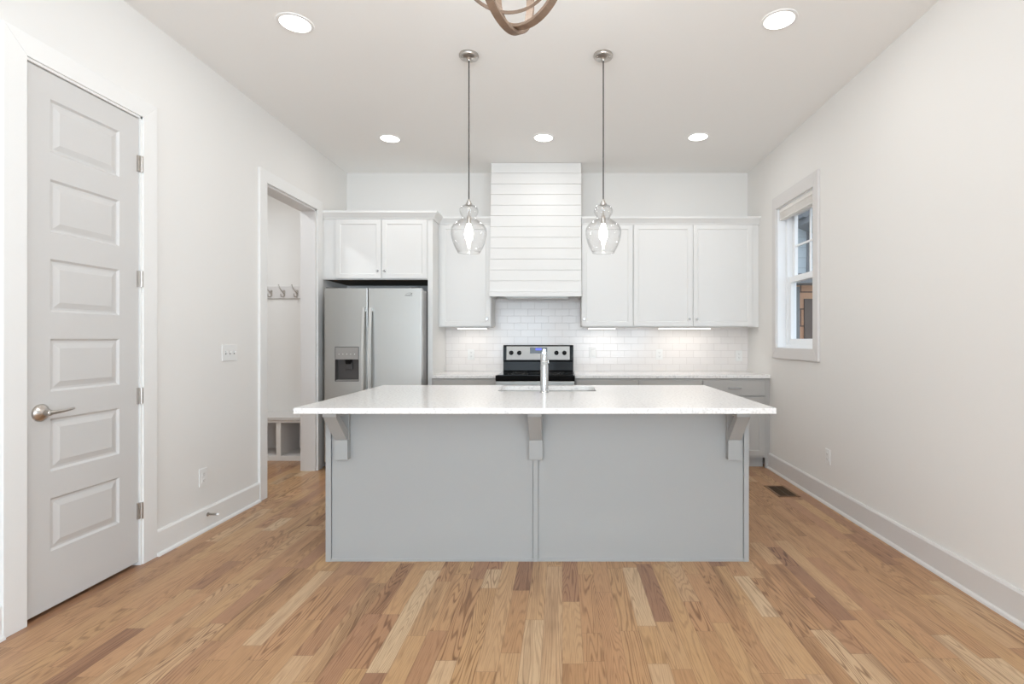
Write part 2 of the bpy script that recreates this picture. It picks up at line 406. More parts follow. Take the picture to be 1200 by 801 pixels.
# ------------------------------------------------------------------ window 1 (right wall)
m = MB()
a, b, c, d, t = WY0-.083, WY1+.081, WZ0-.098, WZ1+.115, XR-.02
m.box(t, XR, a, WY0, c, d).box(t, XR, WY1, b, c, d).box(t, XR, WY0, WY1, c, WZ0).box(t, XR, WY0, WY1, WZ1, d)
m = MB()
m.prism([(a, c), (WY0, WZ0), (WY0, WZ1), (a, d)], 'x', t, XR).prism([(b, c), (WY1, WZ0), (WY1, WZ1), (b, d)], 'x', t, XR)
m.prism([(a, c), (b, c), (WY1, WZ0), (WY0, WZ0)], 'x', t, XR).prism([(a, d), (b, d), (WY1, WZ1), (WY0, WZ1)], 'x', t, XR)
struct(m.build('trim_5', TRIMG, bevel=.002), 'pale grey casing around the small window')
m = MB()
xo = XR+.162
xj = XR+.075; m.box(XR, xj, WY0, WY0+.006, WZ0, WZ1).box(XR, xj, WY1-.006, WY1, WZ0, WZ1).box(XR, xj, WY0+.006, WY1-.006, WZ0, WZ0+.006).box(XR, xj, WY0+.006, WY1-.006, WZ1-.006, WZ1)
x0, x1 = XR+.075, xo
m.box(x0, x1, WY0, WY0+.04, WZ0, WZ1).box(x0, x1, WY1-.04, WY1, WZ0, WZ1).box(x0, x1, WY0+.04, WY1-.04, WZ0, WZ0+.035).box(x0, x1, WY0+.04, WY1-.04, WZ1-.04, WZ1)
win = struct(m.build('window_1', VINYL, bevel=.0015), 'white double-hung window with a raised blind in the right wall')
def sash(x, z0, z1, bot, top, grid):
    m = MB(); y0, y1 = WY0+.04, WY1-.04; k = .045
    y0 += .001; y1 -= .001; m.box(x, x+.032, y0, y0+k, z0, z1).box(x, x+.032, y1-k, y1, z0, z1).box(x, x+.032, y0+k, y1-k, z0, z0+bot).box(x, x+.032, y0+k, y1-k, z1-top, z1)
    if grid:
        yc, zc = (y0+y1)/2, (z0+bot+z1-top)/2
        m.box(x+.010, x+.024, yc-.009, yc+.009, z0+bot, z1-top).box(x+.009, x+.025, y0+k, y1-k, zc-.009, zc+.009)
    s = m.build('window_sash', VINYL, win, bevel=.0015)
    g = MB().box(x+.015, x+.018, y0+k-.005, y1-k+.005, z0+bot-.005, z1-top+.005)
    g.build('window_glass', PANE, s)
sash(XR+.088, WZ0+.035, 1.85, .05, .055, False)
sash(XR+.124, 1.80, WZ1-.04, .05, .04, True)
bl = thing('window_blind', 'off-white blind pulled up to the top of the small window', 'blind', (XR+.04, 4.5, 2.45))
m = MB().box(XR+.012, XR+.062, WY0+.012, WY1-.012, WZ1-.042, WZ1-.006); m.build('headrail', BLIND, bl, bevel=.003)
m = MB()
for k in range(6): m.box(XR+.014, XR+.060, WY0+.014, WY1-.014, WZ1-.052-.0085*k, WZ1-.046-.0085*k)
m.build('slat_stack', BLIND, bl, bevel=.001)
m = MB().box(XR+.014, XR+.060, WY0+.014, WY1-.014, WZ1-.112, WZ1-.097); m.build('bottom_rail', BLIND, bl, bevel=.003)

# ------------------------------------------------------------------ kitchen: cabinets
def shaker(x0, x1, z0, z1, yf, material, parent, name='door', t=.019, fr=.045, recess=.007):
    m = MB(); b = yf+t
    m.box(x0, x0+fr, yf, b, z0, z1).box(x1-fr, x1, yf, b, z0, z1).box(x0+fr, x1-fr, yf, b, z0, z0+fr).box(x0+fr, x1-fr, yf, b, z1-fr, z1)
    i = x0+fr; j = x1-fr; k = z0+fr; l = z1-fr; c = .006; r = yf+recess
    v = [m.bm.verts.new(p) for p in ((i, yf+.001, k), (j, yf+.001, k), (j, yf+.001, l), (i, yf+.001, l), (i+c, r, k+c), (j-c, r, k+c), (j-c, r, l-c), (i+c, r, l-c))]
    for q in ((0, 1, 5, 4), (1, 2, 6, 5), (2, 3, 7, 6), (3, 0, 4, 7), (4, 5, 6, 7)): m.bm.faces.new([v[n] for n in q])
    return m.build(name, material, parent, bevel=.0012)
def knob(x, z, yf, parent):
    m = MB(); m.lathe([(.006, 0), (.005, -.010), (.0085, -.014), (.0125, -.018), (.0125, -.024), (.009, -.028)], (x, yf, z), 18, 'y')
    return m.build('knob', CHROME, parent, smooth=True)
def bar_pull(x, z, yf, parent, L=.13):
    m = MB(); m.tube([(x-L/2, yf-.028, z), (x+L/2, yf-.028, z)], .0055, 10)
    for s in (-1, 1): m.tube([(x+s*L*.36, yf, z), (x+s*L*.36, yf-.028, z)], .004, 8)
    return m.build('drawer_pull', CHROME, parent, smooth=True)

YU = 5.32; UZ0, UZ1 = 1.392, 2.455
def upper(label, x0, x1, doors, knobs, yf=YU, z0=UZ0, z1=UZ1, carc=None):
    t = thing('wall_cabinet', label, 'cabinet', ((x0+x1)/2, (yf+YB)/2, z0))
    m = MB(); a = carc or x0
    m.box(x0, x1, yf, YB-.001, z0+.006, z1)
    m.box(x0, x1, yf, yf+.02, z0, z0+.01)
    m.build('cabinet_box', CABW, t, bevel=.001)
    for (p, q), kx in zip(doors, knobs):
        d = shaker(p, q, z0+.010, z1-.004, yf-.019, CABW, t)
        knob(kx, z0+.082, yf-.019, d)
    return t
upper('white wall cabinet with one door between the refrigerator panel and hood', -1.284, -.739, [(-1.258, -.745)], [-.778])
upper('white single-door wall cabinet touching the right side of the hood', .199, .733, [(.203, .728)], [.226])
upper('white double-door wall cabinet next to the right wall', .734, 2.003, [(.741, 1.345), (1.358, 1.966)], [1.312, 1.390])
m = MB().box(2.003, XR-.001, YU+.006, YB-.3, UZ0, UZ1); struct(m.build('trim_6', CABW), 'white filler strip at the right wall')
YF = 5.08
fridge_cab = upper('white double-door cabinet above the refrigerator', XL+.001, -1.336, [(-2.243, -1.793), (-1.783, -1.342)], [-1.822, -1.752], yf=YF, z0=1.858)
MB().box(XL+.02, -1.355, YF+.021, YB-.002, 1.856, 1.8635).build('underside_shade', mat('underside_shade_brown', (78, 70, 54), .8, var=.08), fridge_cab)  # dark sheet below the cabinet, painted as the shade of the unlit gap
sp_ = MB().box(-1.335, -1.285, YF, YB-.001, 0, UZ1)
tag(sp_.build('refrigerator_side_panel', CABW, bevel=.0015), 'tall white end panel standing to the right of the refrigerator', 'panel')

# crown moulding
def crown_seg(m, x0, x1, yf, lret=False, rret=False):
    prof = [(0, 0), (-.012, .004), (-.016, .016), (-.044, .052), (-.052, .058), (-.052, .078), (0, .078)]
    z0 = UZ1-.002
    def ring(x, sx):
        return [m.bm.verts.new((x+sx*(-p[0]), yf+p[0], z0+p[1])) for p in prof]
    A = ring(x0, -1 if lret else 0); B = ring(x1, 1 if rret else 0)
    n = len(prof)
    for i in range(n-1): m.bm.faces.new([A[i], B[i], B[i+1], A[i+1]])
    m.bm.faces.new([A[n-1], B[n-1], B[0], A[0]])
    def side(R, x, s):
        D = [m.bm.verts.new((x+s*(-p[0]), YB-.001, z0+p[1])) for p in prof]
        for i in range(n-1): m.bm.faces.new([R[i], D[i], D[i+1], R[i+1]])
        m.bm.faces.new(D)
    if lret: side(A, x0, -1)
    else: m.bm.faces.new(A)
    if rret: side(B, x1, 1)
    else: m.bm.faces.new(B)
m = MB(); crown_seg(m, XL+.001, -1.285, YF, False, True)
m.box(XL+.001, -1.285, YF-.05, YB-.002, UZ1+.068, UZ1+.0755)
struct(m.build('trim_7', CABW), 'white crown moulding above the refrigerator cabinet')
m = MB(); crown_seg(m, -1.284, -.739, YU); m.box(-1.284, -.739, YU-.05, YB-.002, UZ1+.068, UZ1+.0755)
struct(m.build('trim_8', CABW), 'white crown moulding left of the hood')
m = MB(); crown_seg(m, .199, XR-.001, YU); m.box(.199, XR-.001, YU-.05, YB-.002, UZ1+.068, UZ1+.0755)
struct(m.build('trim_9', CABW), 'white crown moulding right of the hood')

# backsplash
m = MB().box(-1.284, XR-.001, YB-.008, YB-.0005, .914, 1.72)
struct(m.build('wall_backsplash', TILE), 'white subway tile backsplash')

# range hood: shiplap box widening and coming forward towards the bottom
hood = thing('range_hood', 'white shiplap range hood above the stove reaching the ceiling', 'range hood', (-.272, 5.4, 1.70))
HB, HT = 1.70, ZC-.001
def hy_(z): return 5.185+(z-HB)/(HT-HB)*(5.320-5.185)
def hx_(z, s): return -.272+s*.4665
m = MB(); n = 12; bot = 1.745; step = (HT-bot)/n
for k in range(n):
    z0 = bot+k*step+.0025; z1 = bot+(k+1)*step-.0005
    for (p, q) in ((0, 0),):
        m.prism([(hy_(z0), z0), (hy_(z1), z1), (hy_(z1)+.016, z1), (hy_(z0)+.016, z0)], 'x', hx_(0, -1), hx_(0, 1))
m.build('shiplap_front', CABW, hood, bevel=.0012)
m = MB()
m.prism([(hy_(HB)+.012, HB), (hy_(HT)+.012, HT), (YB-.001, HT), (YB-.001, HB+.03), (hy_(HB)+.05, HB+.03), (hy_(HB)+.05, HB)], 'x', hx_(0, -1)+.002, hx_(0, 1)-.002)
m.build('hood_box', CABW, hood)
m = MB().box(hx_(0, -1)-.001, hx_(0, 1)+.001, hy_(HB)-.006, hy_(HB)+.02, HB, bot)
m.box(hx_(0, -1), hx_(0, -1)+.018, hy_(HB)+.02, YB-.01, HB, HB+.03).box(hx_(0, 1)-.018, hx_(0, 1), hy_(HB)+.02, YB-.01, HB, HB+.03)
m.build('bottom_trim', CABW, hood, bevel=.0015)
m = MB(); m.prism([(-.62, HB+.03), (.076, HB+.03), (.04, HB-.006), (-.584, HB-.006)], 'y', hy_(HB)+.05, YB-.06)
m.build('vent_insert', STEEL, hood, bevel=.002)
m = MB()
for k in range(2): m.box(-.55+k*.32, -.26+k*.32+.0, 5.3, 5.5, HB-.009, HB-.005)
m.build('grease_filter', NICKEL, hood, bevel=.001)

# base cabinets
YC = 5.04; BZ = .884
def base(label, x0, x1, fr0, fr1, two=False):
    t = thing('base_cabinet', label, 'cabinet', ((x0+x1)/2, 5.35, 0))
    m = MB().box(x0, x1, YC, YB-.001, .10, BZ); m.build('cabinet_box', BASEG, t, bevel=.001)
    m = MB().box(x0, x1, YC+.065, YB-.02, 0, .10); m.build('toe_kick', BASEG, t)
    m = MB().box(fr0, fr1, YC-.019, YC, .713, .860); dr = m.build('drawer', BASEG, t, bevel=.002)
    bar_pull((fr0+fr1)/2, .79, YC-.019, dr)
    spans = [(fr0, (fr0+fr1)/2-.002), ((fr0+fr1)/2+.002, fr1)] if two else [(fr0, fr1)]
    for i, (p, q) in enumerate(spans):
        d = shaker(p, q, .125, .700, YC-.019, BASEG, t, fr=.05)
        knob(q-.03 if (two and i == 0) else p+.03, .66, YC-.019, d)
    return t
base('grey base cabinet between the refrigerator panel and stove', -1.284, -.6445, -1.27, -.655)
base('grey base cabinet immediately right of the stove', .1225, .745, .135, .740)
base('grey base cabinet in the middle of the right run behind the island', .746, 1.374, .752, 1.368)
base('grey end base cabinet against the right wall with bar pull drawer', 1.375, 1.998, 1.381, 1.984)
m = MB().box(1.999, XR-.001, YC+.002, YC+.03, .0, BZ); struct(m.build('trim_10', BASEG), 'grey filler strip beside the right wall')

YCF = 5.02
def slab(name, label, x0, x1, y0, y1):
    m = MB().box(x0, x1, y0, y1, BZ+.0005, .914)
    return tag(m.build(name, QUARTZ, bevel=.002), label, 'countertop')
slab('countertop', 'white countertop slab between the refrigerator panel and stove', -1.284, -.6455, YCF, YB-.009)
slab('countertop', 'long white countertop running from the stove to the right wall', .1235, XR-.001, YCF, YB-.009)

# ------------------------------------------------------------------ refrigerator
fr = thing('refrigerator', 'stainless side-by-side refrigerator with door dispenser', 'refrigerator', (-1.79, 5.2, 0))
F0, F1, FM, FY, FT = -2.264, -1.340, -1.851, 4.87, 1.752
m = MB().box(F0+.004, F1-.004, FY+.075, 5.60, .02, FT-.012).box(F0+.03, F1-.03, FY+.12, 5.55, 0, .03)
m.build('body', SIDEG, fr, bevel=.004)
def fdoor(x0, x1):
    m = MB(); z0, z1 = .10, FT
    r = .006
    m.prism([(x0, FY+.065), (x0, FY+r), (x0+r*.3, FY+r*.3), (x0+r, FY), (x1-r, FY), (x1-r*.3, FY+r*.3), (x1, FY+r), (x1, FY+.065)], 'z', z0, z1)
    return m
DX0, DX1, DZ0, DZ1 = -2.163, -1.935, .866, 1.196
# freezer door with a real recess for the dispenser
m = MB(); z0, z1 = .10, FT; x0, x1 = F0, FM-.003; r = .006
m.prism([(x0, FY+.065), (x0, FY+r), (x0+r*.3, FY+r*.3), (x0+r, FY), (DX0, FY), (DX0, FY+.065)], 'z', z0, z1)
m.prism([(x1, FY+.065), (x1, FY+r), (x1-r*.3, FY+r*.3), (x1-r, FY), (DX1, FY), (DX1, FY+.065)], 'z', z0, z1)
m.box(DX0, DX1, FY, FY+.065, z0, DZ0).box(DX0, DX1, FY, FY+.065, DZ1, z1)
bmesh.ops.remove_doubles(m.bm, verts=m.bm.verts, dist=1e-5)
fz = m.build('door', STEEL, fr)
fd = fdoor(FM+.003, F1).build('door', STEEL, fr)
def rrect(x0, x1, z0, z1, r, n=5):
    p = []
    for cx, cz, a0 in ((x1-r, z1-r, 0), (x0+r, z1-r, 90), (x0+r, z0+r, 180), (x1-r, z0+r, 270)):
        for k in range(n+1):
            a = math.radians(a0+90*k/n); p.append((cx+r*math.cos(a), cz+r*math.sin(a)))
    return p
dp = MB()
zc_ = 1.074
dp.box(DX0, DX1, FY+.060, FY+.064, DZ0, DZ1)
dp.box(DX0, DX0+.004, FY-.002, FY+.062, DZ0, DZ1).box(DX1-.004, DX1, FY-.002, FY+.062, DZ0, DZ1)
dp.box(DX0, DX1, FY-.002, FY+.062, DZ0, DZ0+.006).box(DX0, DX1, FY-.002, FY+.062, DZ1-.005, DZ1)
dsp = dp.build('dispenser', DARKP, fz, bevel=.001)
# dispenser children would be a fourth level, so they hang on the refrigerator itself
m = MB().box(DX0+.005, DX1-.005, FY-.003, FY+.055, zc_, DZ1-.006); m.build('control_panel', GREYP, fz, bevel=.002)
for i in range(5):
    m = MB(); m.lathe([(.0045, 0), (.0045, -.002)], (DX0+.04+i*.037, FY-.003, 1.125), 12, 'y'); m.build('control_button', PLATE, fz)
m = MB(); m.prism([(-2.075, zc_), (-2.015, zc_), (-2.025, 1.03), (-2.065, 1.03)], 'y', FY+.012, FY+.05); m.build('ice_chute', BLACK, fz, bevel=.003)
m = MB(); m.prism([(-2.070, 1.045), (-2.020, 1.045), (-2.012, .975), (-2.078, .975)], 'y', FY+.035, FY+.045); m.build('dispenser_paddle', DARKP, fz, bevel=.003)
m = MB().box(DX0+.006, DX1-.006, FY+.004, FY+.06, DZ0+.006, DZ0+.014); m.build('drip_tray', GREYP, fz, bevel=.001)
def fhandle(x, par, s):
    m = MB(); pts = []; zt, zb = 1.565, .56
    for k in range(21):
        t = k/20; z = zt+(zb-zt)*t; pts.append((x+s*.012*math.sin(PI*t)*0, FY-.030-.030*math.sin(PI*t), z))
    bmv = []
    hw = .0135
    for p in pts:
        bmv.append([m.bm.verts.new((p[0]+dx, p[1]+dy, p[2])) for dx, dy in ((-hw, .010), (-hw, -.004), (-hw*.5, -.010), (hw*.5, -.010), (hw, -.004), (hw, .010))])
    for a, b in zip(bmv, bmv[1:]):
        for i in range(6): m.bm.faces.new([a[i], a[(i+1) % 6], b[(i+1) % 6], b[i]])
    m.bm.faces.new(bmv[0]); m.bm.faces.new(bmv[-1][::-1])
    m.box(x-.011, x+.011, FY-.03, FY, zt-.035, zt-.005).box(x-.011, x+.011, FY-.03, FY, zb+.005, zb+.035)
    m.build('door_handle', HANDLEM, par, smooth=True)
fhandle(FM-.030, fz, -1); fhandle(FM+.034, fd, 1)
m = MB().box(F0+.01, F1-.01, FY+.02, FY+.07, .015, .095); m.build('kick_grille', DARKP, fr, bevel=.002)
MB().box(F0+.01, F0+.10, FY+.01, FY+.10, FT-.001, FT+.010).build('hinge_cover', DARKP, fr, bevel=.003)
MB().box(F1-.10, F1-.01, FY+.01, FY+.10, FT-.001, FT+.008).build('hinge_cover', DARKP, fr, bevel=.003)
MB().box(FM-.0035, FM+.0035, FY+.007, FY+.074, .10, FT-.001).build('door_gap_shade', BLACK, fr)  # dark strip painted in for the shade between the two doors
# maker's mark: small swoosh and word
cu = bpy.data.curves.new('logo_word', 'FONT'); cu.body = 'Whirlpool'; cu.size = .017; cu.extrude = .0004; cu.align_x = 'CENTER'
cu.resolution_u = 4
tmp = bpy.data.objects.new('logo_word_curve', cu); C.objects.link(tmp)
dg = bpy.context.evaluated_depsgraph_get(); me = bpy.data.meshes.new_from_object(tmp.evaluated_get(dg)); bpy.data.objects.remove(tmp)
me.transform(Matrix.Translation((-1.463, FY-.0006, 1.676)) @ Matrix.Rotation(PI/2, 4, 'X')); me.materials.clear(); me.materials.append(DARKP)
lo = bpy.data.objects.new('logo_word', me); C.objects.link(lo); lo.parent = fd
m = MB()
pa = []
for k in range(25):
    a = math.radians(200+k*(300/24)); pa.append((-1.463+.034*math.cos(a), FY-.001, 1.697+.009*math.sin(a)+.004*math.cos(a)))
m.tube(pa, [.0006+.0018*math.sin(PI*i/24) for i in range(25)], 6); m.build('logo_swoosh', DARKP, fd)

# ------------------------------------------------------------------ range
RX0, RX1, RY = -.6425, .1205, 4.91
st = thing('kitchen_range', 'stainless and black electric range below the hood', 'stove', (-.261, 5.25, 0))
m = MB().box(RX0, RX1, RY+.035, 5.60, .03, .895).box(RX0+.03, RX1-.03, RY+.1, 5.55, 0, .04); m.build('body', BLACK, st, bevel=.003)
m = MB().box(RX0, RX1, RY, 5.60, .868, .920); ck = m.build('cooktop', BLACK, st, bevel=.004)
m = MB().box(RX0+.014, RX1-.014, RY+.02, 5.50, .918, .9235); m.build('glass_top', BLKGL, ck, bevel=.001)
for cx, cy, r in ((-.44, 5.07, .10), (-.08, 5.07, .08), (-.44, 5.34, .075), (-.08, 5.34, .10)):
    m = MB()
    for rr in (r, r*.62):
        n = 40
        A = [m.bm.verts.new((cx+(rr-.0015)*math.cos(2*PI*i/n), cy+(rr-.0015)*math.sin(2*PI*i/n), .9239)) for i in range(n)]
        B = [m.bm.verts.new((cx+(rr+.0015)*math.cos(2*PI*i/n), cy+(rr+.0015)*math.sin(2*PI*i/n), .9239)) for i in range(n)]
        for i in range(n): m.bm.faces.new([A[i], B[i], B[(i+1) % n], A[(i+1) % n]])
    m.build('burner_ring', GREYP, ck)
# backguard
gx0, gx1 = -.641, .119
m = MB(); m.prism([(5.55, .92), (5.64, .92), (5.64, 1.204), (5.575, 1.204), (5.552, 1.19), (5.545, 1.035), (5.565, 1.025), (5.56, .93)], 'x', gx0, gx1)
bgd = m.build('backguard', BLACK, st, bevel=.002)
m = MB(); m.prism([(5.541, 1.045), (5.548, 1.045), (5.553, 1.190), (5.546, 1.190)], 'x', gx0+.036, gx1-.040); m.build('control_fascia', SATIN, bgd, bevel=.001)
m = MB(); m.prism([(5.539, 1.115), (5.546, 1.115), (5.549, 1.178), (5.542, 1.178)], 'x', -.350, -.165); m.build('display', BLKGL, bgd, bevel=.001)
CLK = emis('blue_clock', (110, 120, 235), 1.6)
m = MB(); m.prism([(5.538, 1.148), (5.542, 1.148), (5.5435, 1.170), (5.5395, 1.170)], 'x', -.290, -.225); m.build('clock_digits', CLK, bgd)
for kx in (-.553, -.466, -.064, .022):
    m = MB(); m.lathe([(.024, .004), (.024, -.004), (.019, -.008), (.017, -.030), (.014, -.032)], (kx, 5.545, 1.120), 24, 'y')
    m.box(kx-.003, kx+.003, 5.508, 5.516, 1.105, 1.136)
    m.build('knob', BLACK, bgd, smooth=True)
m = MB().box(RX0+.003, RX1-.003, RY-.002, RY+.035, .28, .862); od = m.build('oven_door', STEEL, st, bevel=.004)
m = MB().box(RX0+.12, RX1-.12, RY-.005, RY, .40, .70); m.build('oven_window', BLKGL, od, bevel=.002)
m = MB(); m.tube([(RX0+.05, RY-.045, .80), (RX1-.05, RY-.045, .80)], .011, 14)
for s in (RX0+.07, RX1-.07): m.tube([(s, RY-.045, .80), (s, RY, .80)], .009, 10)
m.build('oven_handle', STEEL, od, smooth=True)
m = MB().box(RX0+.003, RX1-.003, RY, RY+.035, .06, .27); m.build('storage_drawer', STEEL, st, bevel=.004)

# ------------------------------------------------------------------ island
IX0, IX1, IY0, IY1 = -1.348, 1.062, 2.92, 3.90
isl = thing('kitchen_island', 'long grey kitchen island cabinet standing on the oak floor', 'island', (-.14, 3.4, 0))
m = MB().box(IX0+.004, IX1-.004, IY0+.008, IY1, 0, BZ); m.build('cabinet_box', ISLE, isl)
m = MB().box(IX0+.034, -.1695, IY0+.002, IY0+.010, .012, BZ); m.build('back_panel', ISLE, isl)
m = MB().box(-.1345, IX1-.032, IY0+.002, IY0+.010, .012, BZ); m.build('back_panel', ISLE, isl)
for a, b in ((IX0, IX0+.031), (IX1-.028, IX1)):
    m = MB().box(a, b, IY0-.006, IY0+.03, 0, BZ); m.build('corner_post', ISLE, isl, bevel=.0012)
m = MB().box(-.1660, -.1380, IY0-.005, IY0+.01, 0, BZ); m.build('seam_batten', ISLE, isl, bevel=.001)
for a, b in ((IX0+.031, -.167), (-.137, IX1-.028)): MB().box(a, b, IY0-.003, IY0+.01, 0, .017).build('base_strip', ISLE, isl, bevel=.001)
def corbel(xc):
    w2 = .0375; t = MB()
    m = t
    m.box(xc-w2, xc+w2, IY0-.022, IY0+.003, .588, BZ-.001)                                       # back plate
    m.box(xc-w2, xc+w2, IY0-.042, IY0-.018, .588, .698)                                          # foot block
    m.box(xc-w2, xc+w2, 2.735, IY0-.02, BZ-.034, BZ-.012)                                        # arm
    m.prism([(2.735, BZ-.034), (IY0-.040, .698), (IY0-.020, .698), (IY0-.020, .745), (2.785, BZ-.034)], 'x', xc-w2*.93, xc+w2*.93)   # brace
    # flared cap under the stone
    b = [(xc-w2-.004, 2.731), (xc+w2+.004, 2.731), (xc+w2+.004, IY0), (xc-w2-.004, IY0)]
    d = [(xc-w2-.018, 2.717), (xc+w2+.018, 2.717), (xc+w2+.018, IY0), (xc-w2-.018, IY0)]
    B = [m.bm.verts.new((x, y, BZ-.016)) for x, y in b]; D = [m.bm.verts.new((x, y, BZ-.0005)) for x, y in d]
    m.bm.faces.new(B); m.bm.faces.new(D[::-1])
    for i in range(4): m.bm.faces.new([B[i], D[i], D[(i+1) % 4], B[(i+1) % 4]])
    m.build('corbel', ISLE, isl, bevel=.0012)
for xc in (-1.2455, -.149, .970): corbel(xc)

# island top with a sink cutout
m = MB(); bm = m.bm
sx0, sx1, sy0, sy1 = -.443, .232, 3.455, 3.835
outer = [(-1.376, 2.616), (1.0945, 2.616), (1.0945, 3.942), (-1.376, 3.942)]
inner = rrect(sx0, sx1, sy0, sy1, .055, 6)
def loop(pts, z):
    v = [bm.verts.new((x, y, z)) for x, y in pts]; return v, [bm.edges.new((v[i], v[(i+1) % len(v)])) for i in range(len(v))]
for z in (BZ+.0005, .914):
    vo, eo = loop(outer, z); vi, ei = loop(inner, z)
    bmesh.ops.triangle_fill(bm, use_beauty=True, edges=eo+ei)
    if z < .9: lo_o, lo_i = vo, vi
    else:
        for A, B in ((lo_o, vo), (lo_i, vi)):
            for i in range(len(A)): bm.faces.new([A[i], A[(i+1) % len(A)], B[(i+1) % len(B)], B[i]])
tag(m.build('island_countertop', QUARTZ, bevel=.0025), 'large white speckled stone top overhanging the grey island', 'countertop')
# sink bowl (undermount)
m = MB(); bm = m.bm
prev = None
for ins, z in ((-.012, BZ-.0005), (.0, BZ-.0005), (.004, BZ-.02), (.010, .70), (.03, .675), (.12, .668)):
    p = rrect(sx0+ins, sx1-ins, sy0+ins, sy1-ins, max(.055-ins*.3, .02), 6)
    v = [bm.verts.new((x, y, z)) for x, y in p]
    if prev:
        for i in range(len(v)): bm.faces.new([prev[i], prev[(i+1) % len(v)], v[(i+1) % len(v)], v[i]])
    prev = v
bm.faces.new(prev)
snk = m.build('sink', STEEL, smooth=True)
tag(snk, 'stainless undermount sink set in the island countertop', 'sink')
m = MB(); m.lathe([(.045, .6685), (.045, .671), (.036, .671), (.030, .6695)], ((sx0+sx1)/2, (sy0+sy1)/2+.03, 0), 24); m.build('drain', CHROME, snk, smooth=True)

# faucet
fx, fy = -.119, 3.385
fa = thing('faucet', 'chrome single-column faucet on the island in front of the sink', 'faucet', (fx, fy, .914))
m = MB(); m.lathe([(.031, .914), (.031, .919), (.0265, .924), (.0255, 1.095), (.0245, 1.097), (.0255, 1.099), (.0255, 1.160), (.0235, 1.166)], (fx, fy, 0), 32); m.build('body', CHROME, fa, smooth=True)
m = MB(); m.tube([(fx, fy+.01, 1.125), (fx, fy+.09, 1.138), (fx, fy+.17, 1.150), (fx, fy+.215, 1.152)], [.021, .019, .018, .017], 18); m.tube([(fx, fy+.20, 1.150), (fx, fy+.205, 1.115)], [.016, .015], 16); m.build('spout', CHROME, fa, smooth=True)
m = MB(); m.prism(rrect(fx-.019, fx+.017, fy-.03, fy+.035, .010), 'z', 1.166, 1.182); m.prism([(fx-.012, 1.180), (fx+.010, 1.180), (fx+.008, 1.199), (fx-.010, 1.199)], 'y', fy-.02, fy+.09); m.build('lever', CHROME, fa, bevel=.002)
m = MB(); m.lathe([(.012, .02), (.012, .028), (.009, .031)], (fx, fy, 1.115), 16, 'x'); m.build('side_button', CHROME, fa, smooth=True)

# ------------------------------------------------------------------ pendants
PD = 3.30
def zz(v): return HC+(397.5-v)*PD/600
pen = thing('pendant_lamp', 'clear glass pendant lamp hanging over the left half of the island', 'pendant lamp', (-.602, PD, ZC), 'glass pendant lamps above the island')
px = -.602
m = MB(); m.lathe([(.060, ZC-.0005), (.063, ZC-.006), (.063, ZC-.016), (.058, ZC-.022), (.018, ZC-.026), (.010, ZC-.034), (.008, ZC-.042)], (px, PD, 0), 36); cn = m.build('ceiling_canopy', NICKEL, pen, smooth=True)
for s in (-1, 1):
    m = MB(); m.lathe([(.006, ZC-.020), (.0065, ZC-.028), (.004, ZC-.031)], (px+s*.040, PD-.012, 0), 12); m.build('canopy_screw', NICKEL, cn, smooth=True)
m = MB(); m.tube([(px, PD, ZC-.04), (px, PD, zz(236))], .0042, 10); m.build('cord', CORD, pen, smooth=True)
m = MB(); m.lathe([(.007, zz(233.5)), (.009, zz(235)), (.013, zz(235.5)), (.013, zz(237.5)), (.021, zz(238.2)), (.021, zz(240.8)), (.012, zz(241.2))], (px, PD, 0), 24); m.build('cap', NICKEL, pen, smooth=True)
m = MB(); m.tube([(px, PD, zz(240)), (px, PD, zz(253))], .004, 8); m.lathe([(.010, zz(252.5)), (.014, zz(253.5)), (.015, zz(260)), (.013, zz(262))], (px, PD, 0), 18); m.build('socket', NICKEL, pen, smooth=True)
prof = [(.020, 240.2), (.036, 240.6), (.050, 242), (.060, 245), (.061, 248), (.056, 251), (.047, 253.5), (.042, 255), (.046, 256.5), (.062, 258.5), (.083, 261), (.101, 264), (.112, 267.5), (.116, 271), (.115, 275), (.110, 280), (.101, 285.5), (.089, 290.5), (.077, 294), (.071, 296.2)]
m = MB(); m.lathe([(r, zz(v)) for r, v in prof], (px, PD, 0), 56, cap=False)
g = m.build('glass_shade', GLASS, pen, smooth=True); so = g.modifiers.new('s', 'SOLIDIFY'); so.thickness = .0035; so.offset = -1
m = MB(); m.lathe([(.010, zz(261)), (.012, zz(263)), (.018, zz(266)), (.025, zz(270)), (.028, zz(274)), (.027, zz(277)), (.021, zz(280)), (.011, zz(282)), (.002, zz(282.6))], (px, PD, 0), 20); m.build('bulb', BULB, pen, smooth=True)
dup(pen, (.264, PD, ZC), 'clear glass pendant lamp hanging over the right half of the island')

# ------------------------------------------------------------------ recessed lights
spots = [(-1.55, 2.972, 'recessed ceiling light near the left wall, large round one closest to the grey door'),
         (1.245, 2.94, 'recessed ceiling light nearest the camera on the right side'),
         (-1.574, 4.675, 'small recessed ceiling light in the far row, above the refrigerator side'),
         (-.171, 4.655, 'small recessed ceiling light in the far row, between the two pendant cords'),
         (1.229, 4.636, 'small recessed ceiling light in the far row, on the window side')]
d0 = thing('recessed_ceiling_light', spots[0][2], 'ceiling light', (spots[0][0], spots[0][1], ZC), 'recessed ceiling lights')
m = MB(); m.lathe([(.083, ZC-.001), (.083, ZC-.006), (.098, ZC-.005), (.101, ZC-.0005)], (spots[0][0], spots[0][1], 0), 48, cap=False)
m.build('trim_ring', TRIMW, d0, smooth=True)
m = MB(); m.lathe([(.084, ZC-.001), (.084, ZC-.004), (.05, ZC-.0055), (.001, ZC-.006)], (spots[0][0], spots[0][1], 0), 40); m.build('lens', LENS, d0, smooth=True)
for x, y, lab in spots[1:]: dup(d0, (x, y, ZC), lab)
